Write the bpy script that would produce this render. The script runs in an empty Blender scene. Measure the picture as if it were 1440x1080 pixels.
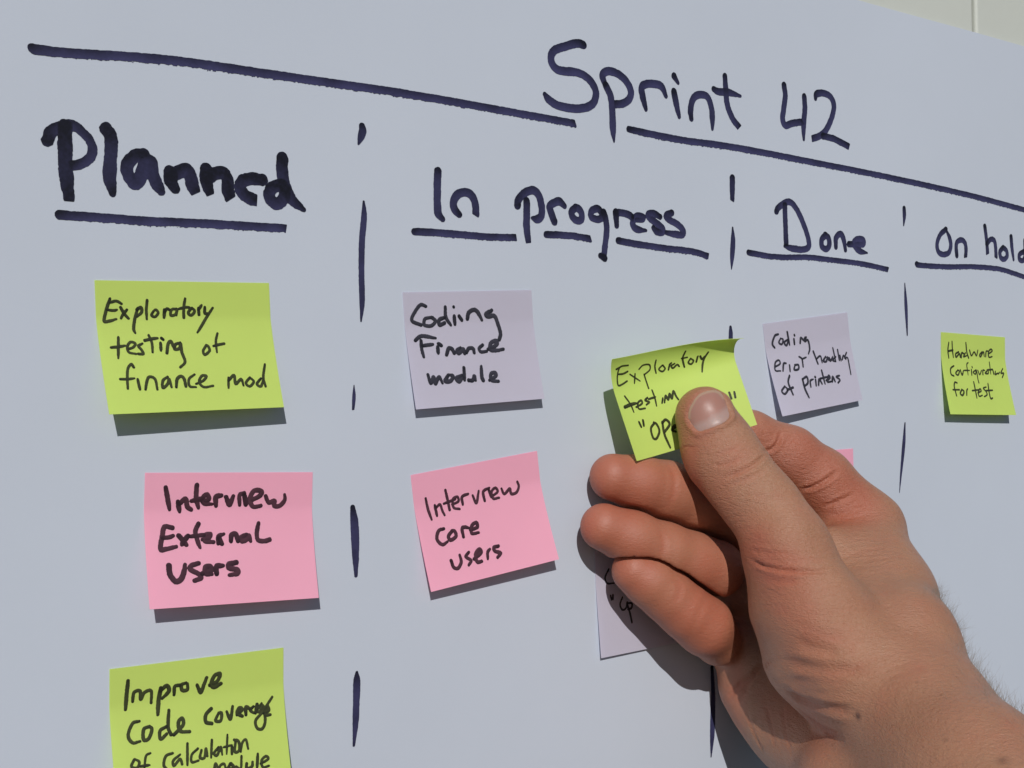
import bpy, bmesh, math, random
import numpy as np
from mathutils import Vector, Matrix
from mathutils.bvhtree import BVHTree
from mathutils.kdtree import KDTree

random.seed(7)
rng = np.random.default_rng(7)
scene = bpy.context.scene
col = scene.collection

# ------------------------------------------------------------------ frame of reference
# wall coordinates in millimetres: x to the right, y up, z out of the wall towards the viewer.
# Blender: metres, wall facing -Y, the paper's writing about 1.4 m above the floor.
MM = 0.001
OFF = np.array([-0.30, 0.0, 1.40])
FPX = 1695.56                       # focal length in pixels of the 1440 px wide photograph
CAM_D = 332.215                     # camera stands 332 mm in front of the wall
YAW, PITCH, ROLL = -0.6180695, 0.01774984, -0.01127422


def rot3(yaw, pitch, roll):
    cy, sy, cp, sp, cr, sr = math.cos(yaw), math.sin(yaw), math.cos(pitch), math.sin(pitch), math.cos(roll), math.sin(roll)
    a = np.array([[cy, 0, sy], [0, 1, 0], [-sy, 0, cy]])
    b = np.array([[1, 0, 0], [0, cp, -sp], [0, sp, cp]])
    c = np.array([[cr, -sr, 0], [sr, cr, 0], [0, 0, 1]])
    return a @ b @ c


RC = rot3(YAW, PITCH, ROLL)
CAMP = np.array([0.0, 0.0, CAM_D])


def toB(P):                         # wall mm -> Blender metres
    P = np.asarray(P, float)
    return np.stack([P[..., 0], -P[..., 2], P[..., 1]], -1) * MM + OFF


def dirB(d):
    return Vector((d[0], -d[2], d[1]))


def at(px, py, h=0.0):              # point of the place seen at a pixel of the photo, h mm in front of the wall
    d = RC @ np.array([(px - 720) / FPX, -(py - 540) / FPX, -1.0])
    return CAMP + d * ((h - CAM_D) / d[2])


def pix(P):
    c = (np.asarray(P, float) - CAMP) @ RC
    return np.stack([720 + FPX * c[..., 0] / -c[..., 2], 540 - FPX * c[..., 1] / -c[..., 2]], -1)


# ------------------------------------------------------------------ camera, sky, sun, exposure
cam_d = bpy.data.cameras.new('camera')
cam = bpy.data.objects.new('camera', cam_d)
col.objects.link(cam)
cam_d.sensor_width = 36.0
cam_d.lens = FPX / 1440 * 36.0
cam_d.clip_start = 0.01
cam_d.clip_end = 100.0
m = np.eye(4)
C2 = np.array([[1, 0, 0], [0, 0, -1], [0, 1, 0.0]])
m[:3, :3] = C2 @ RC
m[:3, 3] = toB(CAMP)
cam.matrix_world = Matrix(m.tolist())
scene.camera = cam

SUN_T = np.array([0.5735, -0.7245, -1.0])        # direction the sunlight travels, wall coordinates
sun_to = -dirB(SUN_T).normalized()
elev = math.asin(sun_to.z)
azim = math.atan2(sun_to.x, sun_to.y)
world = bpy.data.worlds.new('World')
scene.world = world
world.use_nodes = True
wn = world.node_tree
sky = wn.nodes.new('ShaderNodeTexSky')
sky.sky_type = 'NISHITA'
sky.sun_disc = False
sky.sun_elevation = elev
sky.sun_rotation = azim
sky.ozone_density = 3.0
sky.dust_density = 0.4
bg = wn.nodes['Background']
bg.inputs['Strength'].default_value = 0.058
wn.links.new(sky.outputs['Color'], bg.inputs['Color'])

sun_d = bpy.data.lights.new('sun', 'SUN')
sun_d.energy = 3.75
sun_d.angle = math.radians(0.5)
sun_d.color = (1.0, 0.975, 0.94)
sun = bpy.data.objects.new('sun', sun_d)
col.objects.link(sun)
sun.location = toB(CAMP - SUN_T * 2000)
sun.rotation_euler = (-sun_to).to_track_quat('-Z', 'Y').to_euler()

scene.view_settings.view_transform = 'Standard'
scene.view_settings.look = 'None'
scene.view_settings.exposure = -0.40
scene.view_settings.gamma = 1.0
scene.view_settings.use_curve_mapping = False
scene.render.engine = 'CYCLES'

# ------------------------------------------------------------------ helpers


def tag(o, label=None, cat=None, group=None, kind=None):
    if label: o['label'] = label
    if cat: o['category'] = cat
    if group: o['group'] = group
    if kind: o['kind'] = kind
    return o


def obj(name, verts, faces, mat, parent=None, smooth=True, loc=None):
    """one mesh object; verts in wall mm"""
    me = bpy.data.meshes.new(name)
    V = toB(verts)
    base = np.zeros(3)
    if parent is not None:
        base = np.array(parent.location)
    elif loc is not None:
        base = toB(loc)
    me.from_pydata((V - base).tolist(), [], [list(map(int, f)) for f in faces])
    if smooth:
        me.polygons.foreach_set('use_smooth', [True] * len(me.polygons))
    me.materials.append(mat)
    me.update()
    o = bpy.data.objects.new(name, me)
    col.objects.link(o)
    if parent is not None:
        o.parent = parent
    else:
        o.location = base
    return o


class NT:
    def __init__(s, name):
        s.mat = bpy.data.materials.new(name)
        s.mat.use_nodes = True
        s.t = s.mat.node_tree
        s.bsdf = s.t.nodes['Principled BSDF']
        s.out = s.t.nodes['Material Output']

    def n(s, typ, **kw):
        nd = s.t.nodes.new(typ)
        for k, v in kw.items():
            if k.startswith('i_'):
                nd.inputs[k[2:].replace('_', ' ')].default_value = v
            else:
                setattr(nd, k, v)
        return nd

    def l(s, a, b):
        s.t.links.new(a, b)

    def mixc(s, fac, a, b, mode='MIX'):
        nd = s.t.nodes.new('ShaderNodeMix')
        nd.data_type = 'RGBA'
        nd.blend_type = mode
        for sock, v in ((nd.inputs[0], fac), (nd.inputs[6], a), (nd.inputs[7], b)):
            if hasattr(v, 'links'):
                s.l(v, sock)
            elif isinstance(v, tuple):
                sock.default_value = (*v, 1) if len(v) == 3 else v
            else:
                sock.default_value = v
        return nd.outputs[2]

    def math(s, op, a, b=0.0):
        nd = s.t.nodes.new('ShaderNodeMath')
        nd.operation = op
        for sock, v in ((nd.inputs[0], a), (nd.inputs[1], b)):
            if hasattr(v, 'links'):
                s.l(v, sock)
            else:
                sock.default_value = v
        return nd.outputs[0]

    def noise(s, scale, detail=4, rough=.55, vec=None):
        nd = s.n('ShaderNodeTexNoise', i_Scale=scale, i_Detail=detail, i_Roughness=rough)
        if vec is None:
            vec = s.coord()
        s.l(vec, nd.inputs['Vector'])
        return nd.outputs['Fac']

    def coord(s):
        if not hasattr(s, '_c'):
            s._c = s.n('ShaderNodeTexCoord').outputs['Object']
        return s._c

    def bump(s, h, strength, dist, prev=None):
        nd = s.n('ShaderNodeBump', i_Strength=strength, i_Distance=dist)
        s.l(h, nd.inputs['Height'])
        if prev is not None:
            s.l(prev, nd.inputs['Normal'])
        return nd.outputs['Normal']


def paper_material(name, c, translucent=0.0, rough=0.6, tcol=None, var=0.03, spec=0.3):
    q = NT(name)
    f = q.noise(35, 5)
    c2 = tuple(x * (1 - var * 2) for x in c)
    colr = q.mixc(f, c2, tuple(min(1, x * (1 + var)) for x in c))
    q.l(colr, q.bsdf.inputs['Base Color'])
    q.bsdf.inputs['Roughness'].default_value = rough
    q.bsdf.inputs['Specular IOR Level'].default_value = spec
    fib = q.noise(1800, 3)
    nb = q.bump(fib, 0.10, 0.0002)
    q.l(nb, q.bsdf.inputs['Normal'])
    if translucent:
        tr = q.n('ShaderNodeBsdfTranslucent')
        tr.inputs['Color'].default_value = (*(tcol or c), 1)
        tr.inputs['Color'].default_value = (*[x * translucent for x in (tcol or c)], 1)
        mx = q.n('ShaderNodeAddShader')
        q.l(q.bsdf.outputs[0], mx.inputs[0])
        q.l(tr.outputs[0], mx.inputs[1])
        q.l(mx.outputs[0], q.out.inputs['Surface'])
    return q.mat


def ink_material(name, thin, thick, rough=0.45):
    q = NT(name)
    a = q.n('ShaderNodeAttribute', attribute_name='ink')
    f = q.noise(900, 4, .65)
    d = q.math('ADD', a.outputs['Fac'], q.math('MULTIPLY', q.math('SUBTRACT', f, 0.5), 0.5))
    rp = q.n('ShaderNodeClamp')
    q.l(d, rp.inputs['Value'])
    q.l(q.mixc(rp.outputs[0], thin, thick), q.bsdf.inputs['Base Color'])
    q.bsdf.inputs['Roughness'].default_value = rough
    q.bsdf.inputs['Specular IOR Level'].default_value = 0.25
    return q.mat


M_PAPER = paper_material('flipchart_paper', (0.578, 0.624, 0.708), rough=0.7, var=0.012, spec=0.12)
M_GREEN = paper_material('green_note_paper', (0.515, 0.625, 0.145), 0.36, 0.6, (0.55, 0.72, 0.35))
M_PINK = paper_material('pink_note_paper', (0.77, 0.385, 0.495), 0.32, 0.6, (0.85, 0.5, 0.62))
M_GREY = paper_material('lilac_note_paper', (0.50, 0.472, 0.54), 0.36, 0.6, (0.62, 0.64, 0.76))
M_INK = ink_material('navy_marker_ink', (0.055, 0.054, 0.135), (0.009, 0.009, 0.016))
M_INK_G = ink_material('pen_ink_on_green', (0.060, 0.070, 0.026), (0.014, 0.016, 0.010))
M_INK_P = ink_material('pen_ink_on_pink', (0.092, 0.036, 0.052), (0.022, 0.010, 0.015))
M_INK_L = ink_material('pen_ink_on_lilac', (0.052, 0.050, 0.068), (0.013, 0.013, 0.018))

# ------------------------------------------------------------------ wall and paper
wq = NT('cream_wall_paint')
f = wq.noise(14, 5)
wq.l(wq.mixc(f, (0.585, 0.605, 0.545), (0.63, 0.65, 0.595)), wq.bsdf.inputs['Base Color'])
wq.bsdf.inputs['Roughness'].default_value = 0.6
wq.l(wq.bump(wq.noise(260, 4), 0.15, 0.0006), wq.bsdf.inputs['Normal'])
M_WALL = wq.mat

wall = bpy.data.objects.new('panel_wall', None)
wall.location = toB([508, -1400, -6])
col.objects.link(wall)
tag(wall, 'cream white panelled wall with a narrow upright joint above the sheet at top right', 'wall')


def slab(x0, x1, y0, y1, z0, z1, bev):
    """panel with a rounded vertical and horizontal front edge"""
    prof = [(0, z0)] + [(bev * (1 - math.cos(a)), z1 - bev * (1 - math.sin(a))) for a in np.linspace(0, math.pi / 2, 6)]
    V, F = [], []
    for i, z in prof:
        V += [(x0 + i, y0 + i, z), (x1 - i, y0 + i, z), (x1 - i, y1 - i, z), (x0 + i, y1 - i, z)]
    n = len(prof)
    for r in range(n - 1):
        for k in range(4):
            a, b = r * 4 + k, r * 4 + (k + 1) % 4
            F.append((a, b, b + 4, a + 4))
    e = (n - 1) * 4
    F.append((e, e + 1, e + 2, e + 3))
    return V, F


for i in range(-2, 3):
    x0 = 508.5 + 620 * (i - 1) + 1.3
    V, F = slab(x0, x0 + 620 - 2.6, -1400, 1100, -18, -2.0, 1.6)
    obj('wall_panel', V, F, M_WALL, wall, smooth=False)
V, F = slab(508.5 - 1860, 508.5 + 1240, -1400, 1100, -30, -8, 0.5)
obj('joint_strip', V, F, M_WALL, wall, smooth=False)


def paper_z(x, y):
    x = np.asarray(x, float); y = np.asarray(y, float)
    z = 0.55 * np.sin(x / 61 + 0.7 + y / 210) * np.cos(y / 95 + 0.4) + 0.35 * np.sin(x / 33 - y / 48 + 1.9)
    return z


PX0, PX1, PY1, PY0 = -190.0, 1000.0, 172.6, -668.4
nx, ny = 170, 120
gx = np.linspace(PX0, PX1, nx); gy = np.linspace(PY0, PY1, ny)
X, Y = np.meshgrid(gx, gy)
Z = paper_z(X, Y)
top = np.stack([X, Y, Z], -1).reshape(-1, 3)
bot = top - np.array([0, 0, 0.25])
V = np.concatenate([top, bot])
F = []
N0 = nx * ny
for j in range(ny - 1):
    for i in range(nx - 1):
        a = j * nx + i
        F.append((a, a + 1, a + nx + 1, a + nx))
        F.append((N0 + a, N0 + a + nx, N0 + a + nx + 1, N0 + a + 1))
ring = [i for i in range(nx)] + [j * nx + nx - 1 for j in range(1, ny)] + [(ny - 1) * nx + i for i in range(nx - 2, -1, -1)] + [j * nx for j in range(ny - 2, 0, -1)]
V = np.concatenate([V, top[ring], bot[ring]])
for k in range(len(ring)):
    b = (k + 1) % len(ring)
    a0 = 2 * N0
    F.append((a0 + k, a0 + len(ring) + k, a0 + len(ring) + b, a0 + b))
sheet = obj('flipchart_sheet', V, F, M_PAPER, loc=(400, -250, 0))
tag(sheet, 'large white flipchart sheet headed Sprint 42 with four columns, hung on the cream wall', 'paper')

# ------------------------------------------------------------------ writing: pen strokes -> filled outlines on a surface


def spline(pts, closed=False, step=6):
    P = np.array(pts, float)
    if len(P) < 3:
        t = np.linspace(0, 1, 14)[:, None]
        return P[:1] * (1 - t) + P[-1:] * t
    Q = np.concatenate([2 * P[:1] - P[1:2], P, 2 * P[-1:] - P[-2:-1]])
    out = []
    for i in range(1, len(Q) - 2):
        p0, p1, p2, p3 = Q[i - 1:i + 3]
        t = np.linspace(0, 1, step, endpoint=False)[:, None]
        out.append(0.5 * ((2 * p1) + (-p0 + p2) * t + (2 * p0 - 5 * p1 + 4 * p2 - p3) * t ** 2 + (-p0 + 3 * p1 - 3 * p2 + p3) * t ** 3))
    out.append(P[-1:])
    return np.concatenate(out)


def parse(text):
    """'x,y[,w] x,y;...' -> list of strokes of (x, y, w)"""
    res = []
    for s in text.replace('\n', ' ').split(';'):
        pts = []
        for tok in s.split():
            v = [float(a) for a in tok.split(',')]
            pts.append((v[0], v[1], v[2] if len(v) > 2 else 1.0))
        if pts:
            res.append(pts)
    return res


def vnoise(x, y, f, seed):
    """cheap smooth value noise in -1..1"""
    r = np.random.default_rng(seed)
    T = r.random((64, 64)) * 2 - 1
    x = x * f; y = y * f
    xi = np.floor(x).astype(int); yi = np.floor(y).astype(int)
    u = x - xi; v = y - yi
    u = u * u * (3 - 2 * u); v = v * v * (3 - 2 * v)
    g = lambda a, b: T[a % 64, b % 64]
    return (g(xi, yi) * (1 - u) + g(xi + 1, yi) * u) * (1 - v) + (g(xi, yi + 1) * (1 - u) + g(xi + 1, yi + 1) * u) * v


def ink_mesh(name, strokes, cell, surf, mat, parent, ragged=0.10, dens=0.34, dry=0.0, square=True, label=None):
    """strokes: list of (N,3) arrays (u, v, radius) in surface mm; union outline by marching triangles"""
    A = np.concatenate(strokes)
    pad = A[:, 2].max() + 3 * cell
    u0, v0 = A[:, 0].min() - pad, A[:, 1].min() - pad
    nu = int((A[:, 0].max() + pad - u0) / cell) + 2
    nv = int((A[:, 1].max() + pad - v0) / cell) + 2
    D = np.full((nu, nv), 9.0)
    K = np.zeros((nu, nv))
    for si, S in enumerate(strokes):
        seg = np.linalg.norm(np.diff(S[:, :2], axis=0), axis=1)
        L = np.concatenate([[0], np.cumsum(seg)])
        tot = max(L[-1], 1e-6)
        Ds = np.full((nu, nv), 9.0)
        Ts = np.zeros((nu, nv))
        Sd = np.zeros((nu, nv))
        for k in range(len(S) - 1):
            a, b = S[k], S[k + 1]
            rr = max(a[2], b[2]) + 2.5 * cell
            i0 = max(int((min(a[0], b[0]) - rr - u0) / cell), 0); i1 = min(int((max(a[0], b[0]) + rr - u0) / cell) + 2, nu)
            j0 = max(int((min(a[1], b[1]) - rr - v0) / cell), 0); j1 = min(int((max(a[1], b[1]) + rr - v0) / cell) + 2, nv)
            uu, vv = np.meshgrid(u0 + cell * np.arange(i0, i1), v0 + cell * np.arange(j0, j1), indexing='ij')
            d = b[:2] - a[:2]
            t = np.clip(((uu - a[0]) * d[0] + (vv - a[1]) * d[1]) / (d @ d + 1e-12), 0, 1)
            ox = uu - a[0] - t * d[0]; oy = vv - a[1] - t * d[1]
            dist = np.hypot(ox, oy) - (a[2] + (b[2] - a[2]) * t)
            sub = Ds[i0:i1, j0:j1]
            w = dist < sub
            sub[w] = dist[w]
            Ts[i0:i1, j0:j1][w] = (L[k] + t * seg[k])[w]
            Sd[i0:i1, j0:j1][w] = (oy / max(a[2], 1e-3))[w]
        gu, gv = np.meshgrid(u0 + cell * np.arange(nu), v0 + cell * np.arange(nv), indexing='ij')
        r0 = S[:, 2].mean()
        Ds = Ds + r0 * ragged * (0.6 * vnoise(gu, gv, 1.1 / r0, 11 + si) + 0.4 * vnoise(gu, gv, 3.1 / r0, 40 + si))
        if dry:          # dry lower edge of a fast marker line
            lower = np.clip(-Sd - 0.15, 0, 1) * np.clip(Ts / 14, 0, 1)
            Ds = Ds + dry * r0 * lower * (0.35 + 0.9 * vnoise(gu, gv * 2.2, 2.2 / r0, 91 + si) + 0.5 * vnoise(gu, gv * 2, 6.0 / r0, 95 + si))
        if square and len(S) > 2 and S[-1, 2] > 0.75 * r0 and tot > 4 * r0 and np.linalg.norm(S[-1, :2] - S[0, :2]) > 2.5 * r0:
            e_ = S[-1]
            tg = e_[:2] - S[-3, :2]
            tg = tg / (np.linalg.norm(tg) + 1e-9)
            an_ = math.radians(24 * math.sin(si * 2.3 + 0.7 + e_[0]))
            tg = np.array([tg[0] * math.cos(an_) - tg[1] * math.sin(an_), tg[0] * math.sin(an_) + tg[1] * math.cos(an_)])
            al = (gu - e_[0]) * tg[0] + (gv - e_[1]) * tg[1]
            Ds = np.where(tot - Ts < 1.3 * e_[2], np.maximum(Ds, al - e_[2] * 0.3), Ds)
        ends = np.exp(-Ts / (2.2 * r0)) * 0.55 + np.exp(-(tot - Ts) / (1.6 * r0)) * 0.35
        k = dens + ends + 0.34 * np.clip(Sd, -1, 1) + 0.18 * vnoise(gu, gv, 0.25 / r0, 70 + si)
        k = np.clip(k, 0.02, 0.95)
        ins = np.clip(-Ds / (0.8 * cell) + 0.5, 0, 1)
        K = 1 - (1 - K) * (1 - ins * k)
        D = np.minimum(D, Ds)
    D = np.where(np.abs(D) < 1e-6, 1e-6, D)
    ins = D < 0
    vid = {}
    P, KA = [], []

    def vert(i, j):
        key = (i, j)
        if key not in vid:
            vid[key] = len(P); P.append((u0 + cell * i, v0 + cell * j)); KA.append(K[i, j])
        return vid[key]

    def cut(i, j, a, b):
        key = (i, j, a, b) if (i, j) < (a, b) else (a, b, i, j)
        if key not in vid:
            t = D[i, j] / (D[i, j] - D[a, b])
            vid[key] = len(P)
            P.append((u0 + cell * (i + (a - i) * t), v0 + cell * (j + (b - j) * t)))
            KA.append(K[i, j] if ins[i, j] else K[a, b])
        return vid[key]

    F = []
    c4 = ins[:-1, :-1].astype(int) + ins[1:, :-1] + ins[:-1, 1:] + ins[1:, 1:]
    for i, j in np.argwhere(c4 > 0):
        if c4[i, j] == 4:
            F.append((vert(i, j), vert(i + 1, j), vert(i + 1, j + 1), vert(i, j + 1)))
            continue
        for tri in (((i, j), (i + 1, j), (i + 1, j + 1)), ((i, j), (i + 1, j + 1), (i, j + 1))):
            poly = []
            for a, b in zip(tri, tri[1:] + tri[:1]):
                if ins[a]:
                    poly.append(vert(*a))
                if ins[a] != ins[b]:
                    poly.append(cut(*a, *b))
            if len(poly) >= 3:
                F.append(tuple(poly))
    P = np.array(P)
    o = obj(name, surf(P[:, 0], P[:, 1]), F, mat, parent)
    at_ = o.data.attributes.new('ink', 'FLOAT', 'POINT')
    at_.data.foreach_set('value', np.array(KA, np.float32))
    if label:
        o['label'] = label
    return o


def board_surf(u, v):
    return np.stack([u, v, paper_z(u, v) + 0.14], -1)


def board_strokes(text, crop, width):
    ox, oy, s = crop
    res = []
    for st in parse(text):
        q = spline([(a, b, w) for a, b, w in st])
        out = []
        for a, b, w in q:
            P = at(ox + a / s, oy + b / s, 0.0)
            P = at(ox + a / s, oy + b / s, float(paper_z(P[0], P[1])))
            out.append((P[0], P[1], 0.5 * width * max(w, 0.08)))
        res.append(np.array(out))
    return res


H1, H2, H3, H4 = (40, 160, 6), (220, 180, 6), (740, 40, 6), (960, 90, 5.538)
H5, H6, H7, H8 = (570, 220, 6), (780, 260, 6), (1020, 230, 6), (1250, 280, 7.579)

ink_mesh('title_writing',
         board_strokes('480,138 430,125 330,150 230,190 207,260 240,330 300,358 430,372 530,430 585,530 570,620 510,665 400,675 270,650 190,600 155,555,.6;'
                       '662,470,.8 642,395 680,362 745,370 830,430 880,520 870,590 820,630 750,640;670,480 710,570 725,700 730,850 740,955,.3;'
                       '1008,682,.6 985,590 972,500 1010,470 1080,468 1140,490 1178,570,.6;1245,535 1265,640 1290,745,.6;1245,400,.9 1280,460,.5', H3, 3.0)
         + board_strokes('66,425,.8 60,360 80,270 130,238 190,255 220,330 230,420 230,505,.5;327,95,.9 335,200 345,310 385,420 437,490;'
                         '240,195,.8 280,215 360,222 450,250,.4', H4, 2.9),
         0.25, board_surf, M_INK, sheet, label='handwritten title word Sprint')
ink_mesh('title_writing', board_strokes('788,165 797,250 785,350 777,430 800,478 850,462 930,450;945,255 950,350 940,480 942,590,.45;'
                         '1033,270,.6 1040,235 1090,225 1150,255 1177,330 1155,430 1110,520 1060,562 1008,580;1090,560 1170,580 1230,610 1292,642', H4, 2.9),
         0.25, board_surf, M_INK, sheet, label='handwritten title number 42')
ink_mesh('heading_writing',
         board_strokes('310,105 308,300 315,500 342,725,.75;160,225,.85 190,155,.85 260,112,.75 360,97,.75 450,150,.68 525,240,.68 540,320,.68 500,390,.68 430,425,.68 360,440,.68', H1, 3.9)
         + board_strokes('655,125 695,200 692,400 685,540 707,670,.6;970,345 900,355 835,430 838,510 890,580 925,575 955,500 985,400 1030,410 1045,490 1075,585 1115,655,.7', H1, 3.7)
         + board_strokes('115,375 120,450 160,515,.7;125,395 190,368 250,350 285,400 300,480 328,540,.8;415,345 420,450 450,555,.7;430,420 500,385 560,380 597,430 600,520 620,588,.9;'
                         '890,435 800,430 730,450 705,500 740,560 800,600 835,610,.9;1060,480 980,500 948,560 975,620 1030,635 1070,590 1085,520;1062,255 1058,360 1075,450 1105,550 1165,630,.8 1245,690,.35', H2, 3.8),
         0.3, board_surf, M_INK, sheet, ragged=0.15, dens=0.62, label='handwritten heading Planned in heavy doubled strokes')
ink_mesh('heading_writing',
         board_strokes('272,125 268,250 268,400 275,480 312,528,.7;452,488,.8 412,440 405,380 440,320 510,302 565,340 592,420 592,490;'
                       '945,412 950,370 1000,310 1075,285 1125,330 1148,420 1145,500 1110,530 1070,520,.5;1022,378 1022,500 1022,600 1038,722,.8;1255,548 1230,480 1217,420 1260,387 1300,380 1342,420,.7', H5, 2.9)
         + board_strokes('180,190 143,220 148,270 190,300 225,290 225,240 200,200 175,190;400,240 360,200 310,220 310,270 360,290 410,270 415,240;410,230 430,290 438,380 425,500 412,610;420,618 385,597,.8;'
                         '512,228 517,280 522,345,.8;515,232 560,235 620,250 660,280;665,285 735,287 740,270 690,265 658,310 665,350 700,375 770,385,.4;'
                         '890,270,.8 840,243 792,245 800,280 870,330 910,370 905,400 860,395 830,360,.7;985,237 940,257 960,290 1030,330 1080,380 1075,420 1010,415 940,402,.7', H6, 2.7),
         0.25, board_surf, M_INK, sheet, label='handwritten heading In progress')
ink_mesh('heading_writing',
         board_strokes('500,350 505,500 512,690;430,402 450,367 530,322 590,370 650,490 695,620 702,700 650,725 560,715 500,695,.6;'
                       '845,602 812,640 815,700 850,720 875,690 870,630 840,602;932,705,.8 930,640 945,607 975,595 997,640 1012,732,.7;'
                       '1040,680 1100,680 1160,680 1160,643 1110,638 1082,670 1100,710 1140,740 1195,753,.3', H7, 2.75),
         0.25, board_surf, M_INK, sheet, label='handwritten heading Done')
ink_mesh('heading_writing',
         board_strokes('605,320 545,380 512,470 525,560 580,590 635,570 657,500 647,420 615,345,.6;722,600 715,500 730,450 775,435 810,470 820,540 815,615;'
                       '1020,290 1035,400 1045,500 1050,580;1042,480 1080,430 1120,440 1135,510 1140,620;1215,515 1182,560 1190,620 1225,640 1257,610 1252,550 1215,515;'
                       '1300,400 1310,520 1327,645,.6;1430,560 1390,590 1390,640 1425,655 1452,610;1447,440 1449,640', H8, 2.6),
         0.25, board_surf, M_INK, sheet, label='handwritten heading On hold')

CA, CB, CC = (0, 0, 3), (480, 0, 3), (960, 0, 3)


def cropmix(parts):
    s = []
    for text, (ox, oy, sc) in parts:
        for st in parse(text):
            s += [(ox + a / sc, oy + b / sc, w) for a, b, w in st]
    return ' '.join('%.2f,%.2f,%.2f' % t for t in s)


FULL = (0, 0, 1)
for text, w, nm in (
        (cropmix([('135,203,.9 160,210 300,225 700,253 1100,308 1440,357', CA), ('200,385 500,435 985,522', CB)]), 2.75, 'rule_line'),
        (cropmix([('1212,545,.9 1300,565 1440,592', CB), ('150,612 300,637 600,695 900,755 1200,822 1450,888', CC)]), 2.75, 'rule_line'),
        (cropmix([('262,852 320,858 600,877 1000,908', H1), ('300,803 700,825 1085,848', H2)]), 2.6, 'heading_underline'),
        (cropmix([('75,635,.95 160,637 400,655 700,680 930,685', H5)]), 2.5, 'heading_underline'),
        (cropmix([('1188,658 1300,662 1440,675', H5), ('150,432 300,455', H6)]), 2.5, 'heading_underline'),
        (cropmix([('535,470 700,502 900,532 1150,562 1292,602', H6)]), 2.6, 'heading_underline'),
        (cropmix([('195,750 350,780 500,792 700,792 900,815 1150,847 1370,895', H7)]), 2.4, 'heading_underline'),
        (cropmix([('293,690 330,705 600,722 900,722 1150,742 1300,782 1500,852', H8)]), 2.5, 'heading_underline')):
    ink_mesh(nm, board_strokes(text, FULL, w), 0.25, board_surf, M_INK, sheet, ragged=0.10, dry=0.3)

G1, G2, G3, G4, G6 = (470, 160, 3.6), (460, 530, 3.6), (460, 920, 6.75), (1240, 380, 3.375), (960, 900, 6)
for text, crop, w in (
        ('140,62,.8 143,85,1 135,115,.9 122,152,.3', G1, 2.7), ('148,445,.35 150,520,.9 139,650,.95 137,800,.9 140,950,.85 135,1050,.25', G1, 2.3),
        ('135,42,.25 135,100,1 131,165,.7', G2, 1.25), ('128,660,.6 138,750,1 143,900,.85 145,1005,.4', G2, 2.9),
        ('280,172,.4 280,260,1 275,450,.95 268,650,.85 252,865,.35', G3, 2.5),
        ('57,122 57,220,.95 57,310,.75', H7, 3.0), ('60,540,.3 63,650,1 56,780,.95 50,890,.2', H7, 2.5),
        ('160,98 163,180 155,280,.3', H8, 2.3),
        ('108,62,.25 114,170,1 120,308,.35', G4, 2.2), ('109,725,.35 103,830,1 90,970,.6 83,1055,.15', G4, 2.2),
        ('1027,460,.6 1027.3,470 1027.3,486', FULL, 2.2), ('245,230,.6 255,450,.85 253,600,1 248,800,.95 238,985,.2', G6, 2.5)):
    ink_mesh('divider_dash', board_strokes(text, crop, w), 0.2, board_surf, M_INK, sheet, ragged=0.08)

# ------------------------------------------------------------------ sticky notes (51 x 37.6 mm), glued along the top, lower edge lifted
NW, NH = 51.0, 37.6
STUCK = 0.27


class NoteSurf:
    def __init__(s, x, y, ang, hl, hr, p=1.25, rip=0.0):
        s.o = np.array([x, y]); s.a = ang; s.hl = hl; s.hr = hr; s.p = p; s.rip = rip

    def __call__(s, u, v, lift=0.0):
        """u across, v down, mm; lift along the normal (approx. z)"""
        u = np.asarray(u, float); v = np.asarray(v, float)
        h = s.hl + (s.hr - s.hl) * u / NW
        t = np.clip((v / NH - STUCK) / (1 - STUCK), 0, 2)
        z = h * t ** s.p
        dv = v - 0.6 * h * h / NH * t ** 1.6
        ca, sa = math.cos(s.a), math.sin(s.a)
        x = s.o[0] + u * ca + dv * sa
        y = s.o[1] + u * sa - dv * ca
        z = z + s.rip * np.sin(u / NW * 5.1 + 0.6) * t
        slope = h * s.p * t ** (s.p - 1) / (NH * (1 - STUCK)) * (t > 0)
        n = 1 / np.sqrt(1 + slope ** 2)
        return np.stack([x + 0 * u - lift * slope * n * (-sa) * 1.0, y + 0 * u + lift * slope * n * ca, paper_z(x, y) * (1 - np.clip(t, 0, 1)) + 0.2 + z + lift * n], -1)


class HeldSurf:
    """note bent by the pinch of finger and thumb, its glued strip curling towards the viewer"""
    q = (-0.23673644, -0.23574218, 0.20748804, 301.468, -14.944, 18.0128, 23.697, 0.0677945, 0.0721273, -0.0170288)

    def __call__(s, u, v, lift=0.0):
        w = np.array(s.q[:3]); t = np.linalg.norm(w); k = w / t
        K = np.array([[0, -k[2], k[1]], [k[2], 0, -k[0]], [-k[1], k[0], 0]])
        Rm = np.eye(3) + math.sin(t) * K + (1 - math.cos(t)) * K @ K
        u = np.asarray(u, float); v = np.asarray(v, float)

        def base(u, v):
            sv = NH - v
            s0, k0, k1, kx = s.q[6:]
            kk = k0 + k1 * np.clip(u / NW, 0, 1.2) ** 3
            tt = np.maximum(sv - s0, 0)
            y = np.minimum(sv, s0) + np.sin(kk * tt) / kk
            z = (1 - np.cos(kk * tt)) / kk
            x = u - NW / 2
            return np.stack([x, y, z - kx * x * x * .5], -1) @ Rm.T + np.array(s.q[3:6])
        P = base(u, v)
        if np.any(lift):
            e = 0.05
            du = base(u + e, v) - base(u - e, v); dv = base(u, v + e) - base(u, v - e)
            n = np.cross(dv, du); n /= np.linalg.norm(n, axis=-1, keepdims=True)
            P = P + n * np.asarray(lift)[..., None] if np.ndim(lift) else P + n * lift
        return P


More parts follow.
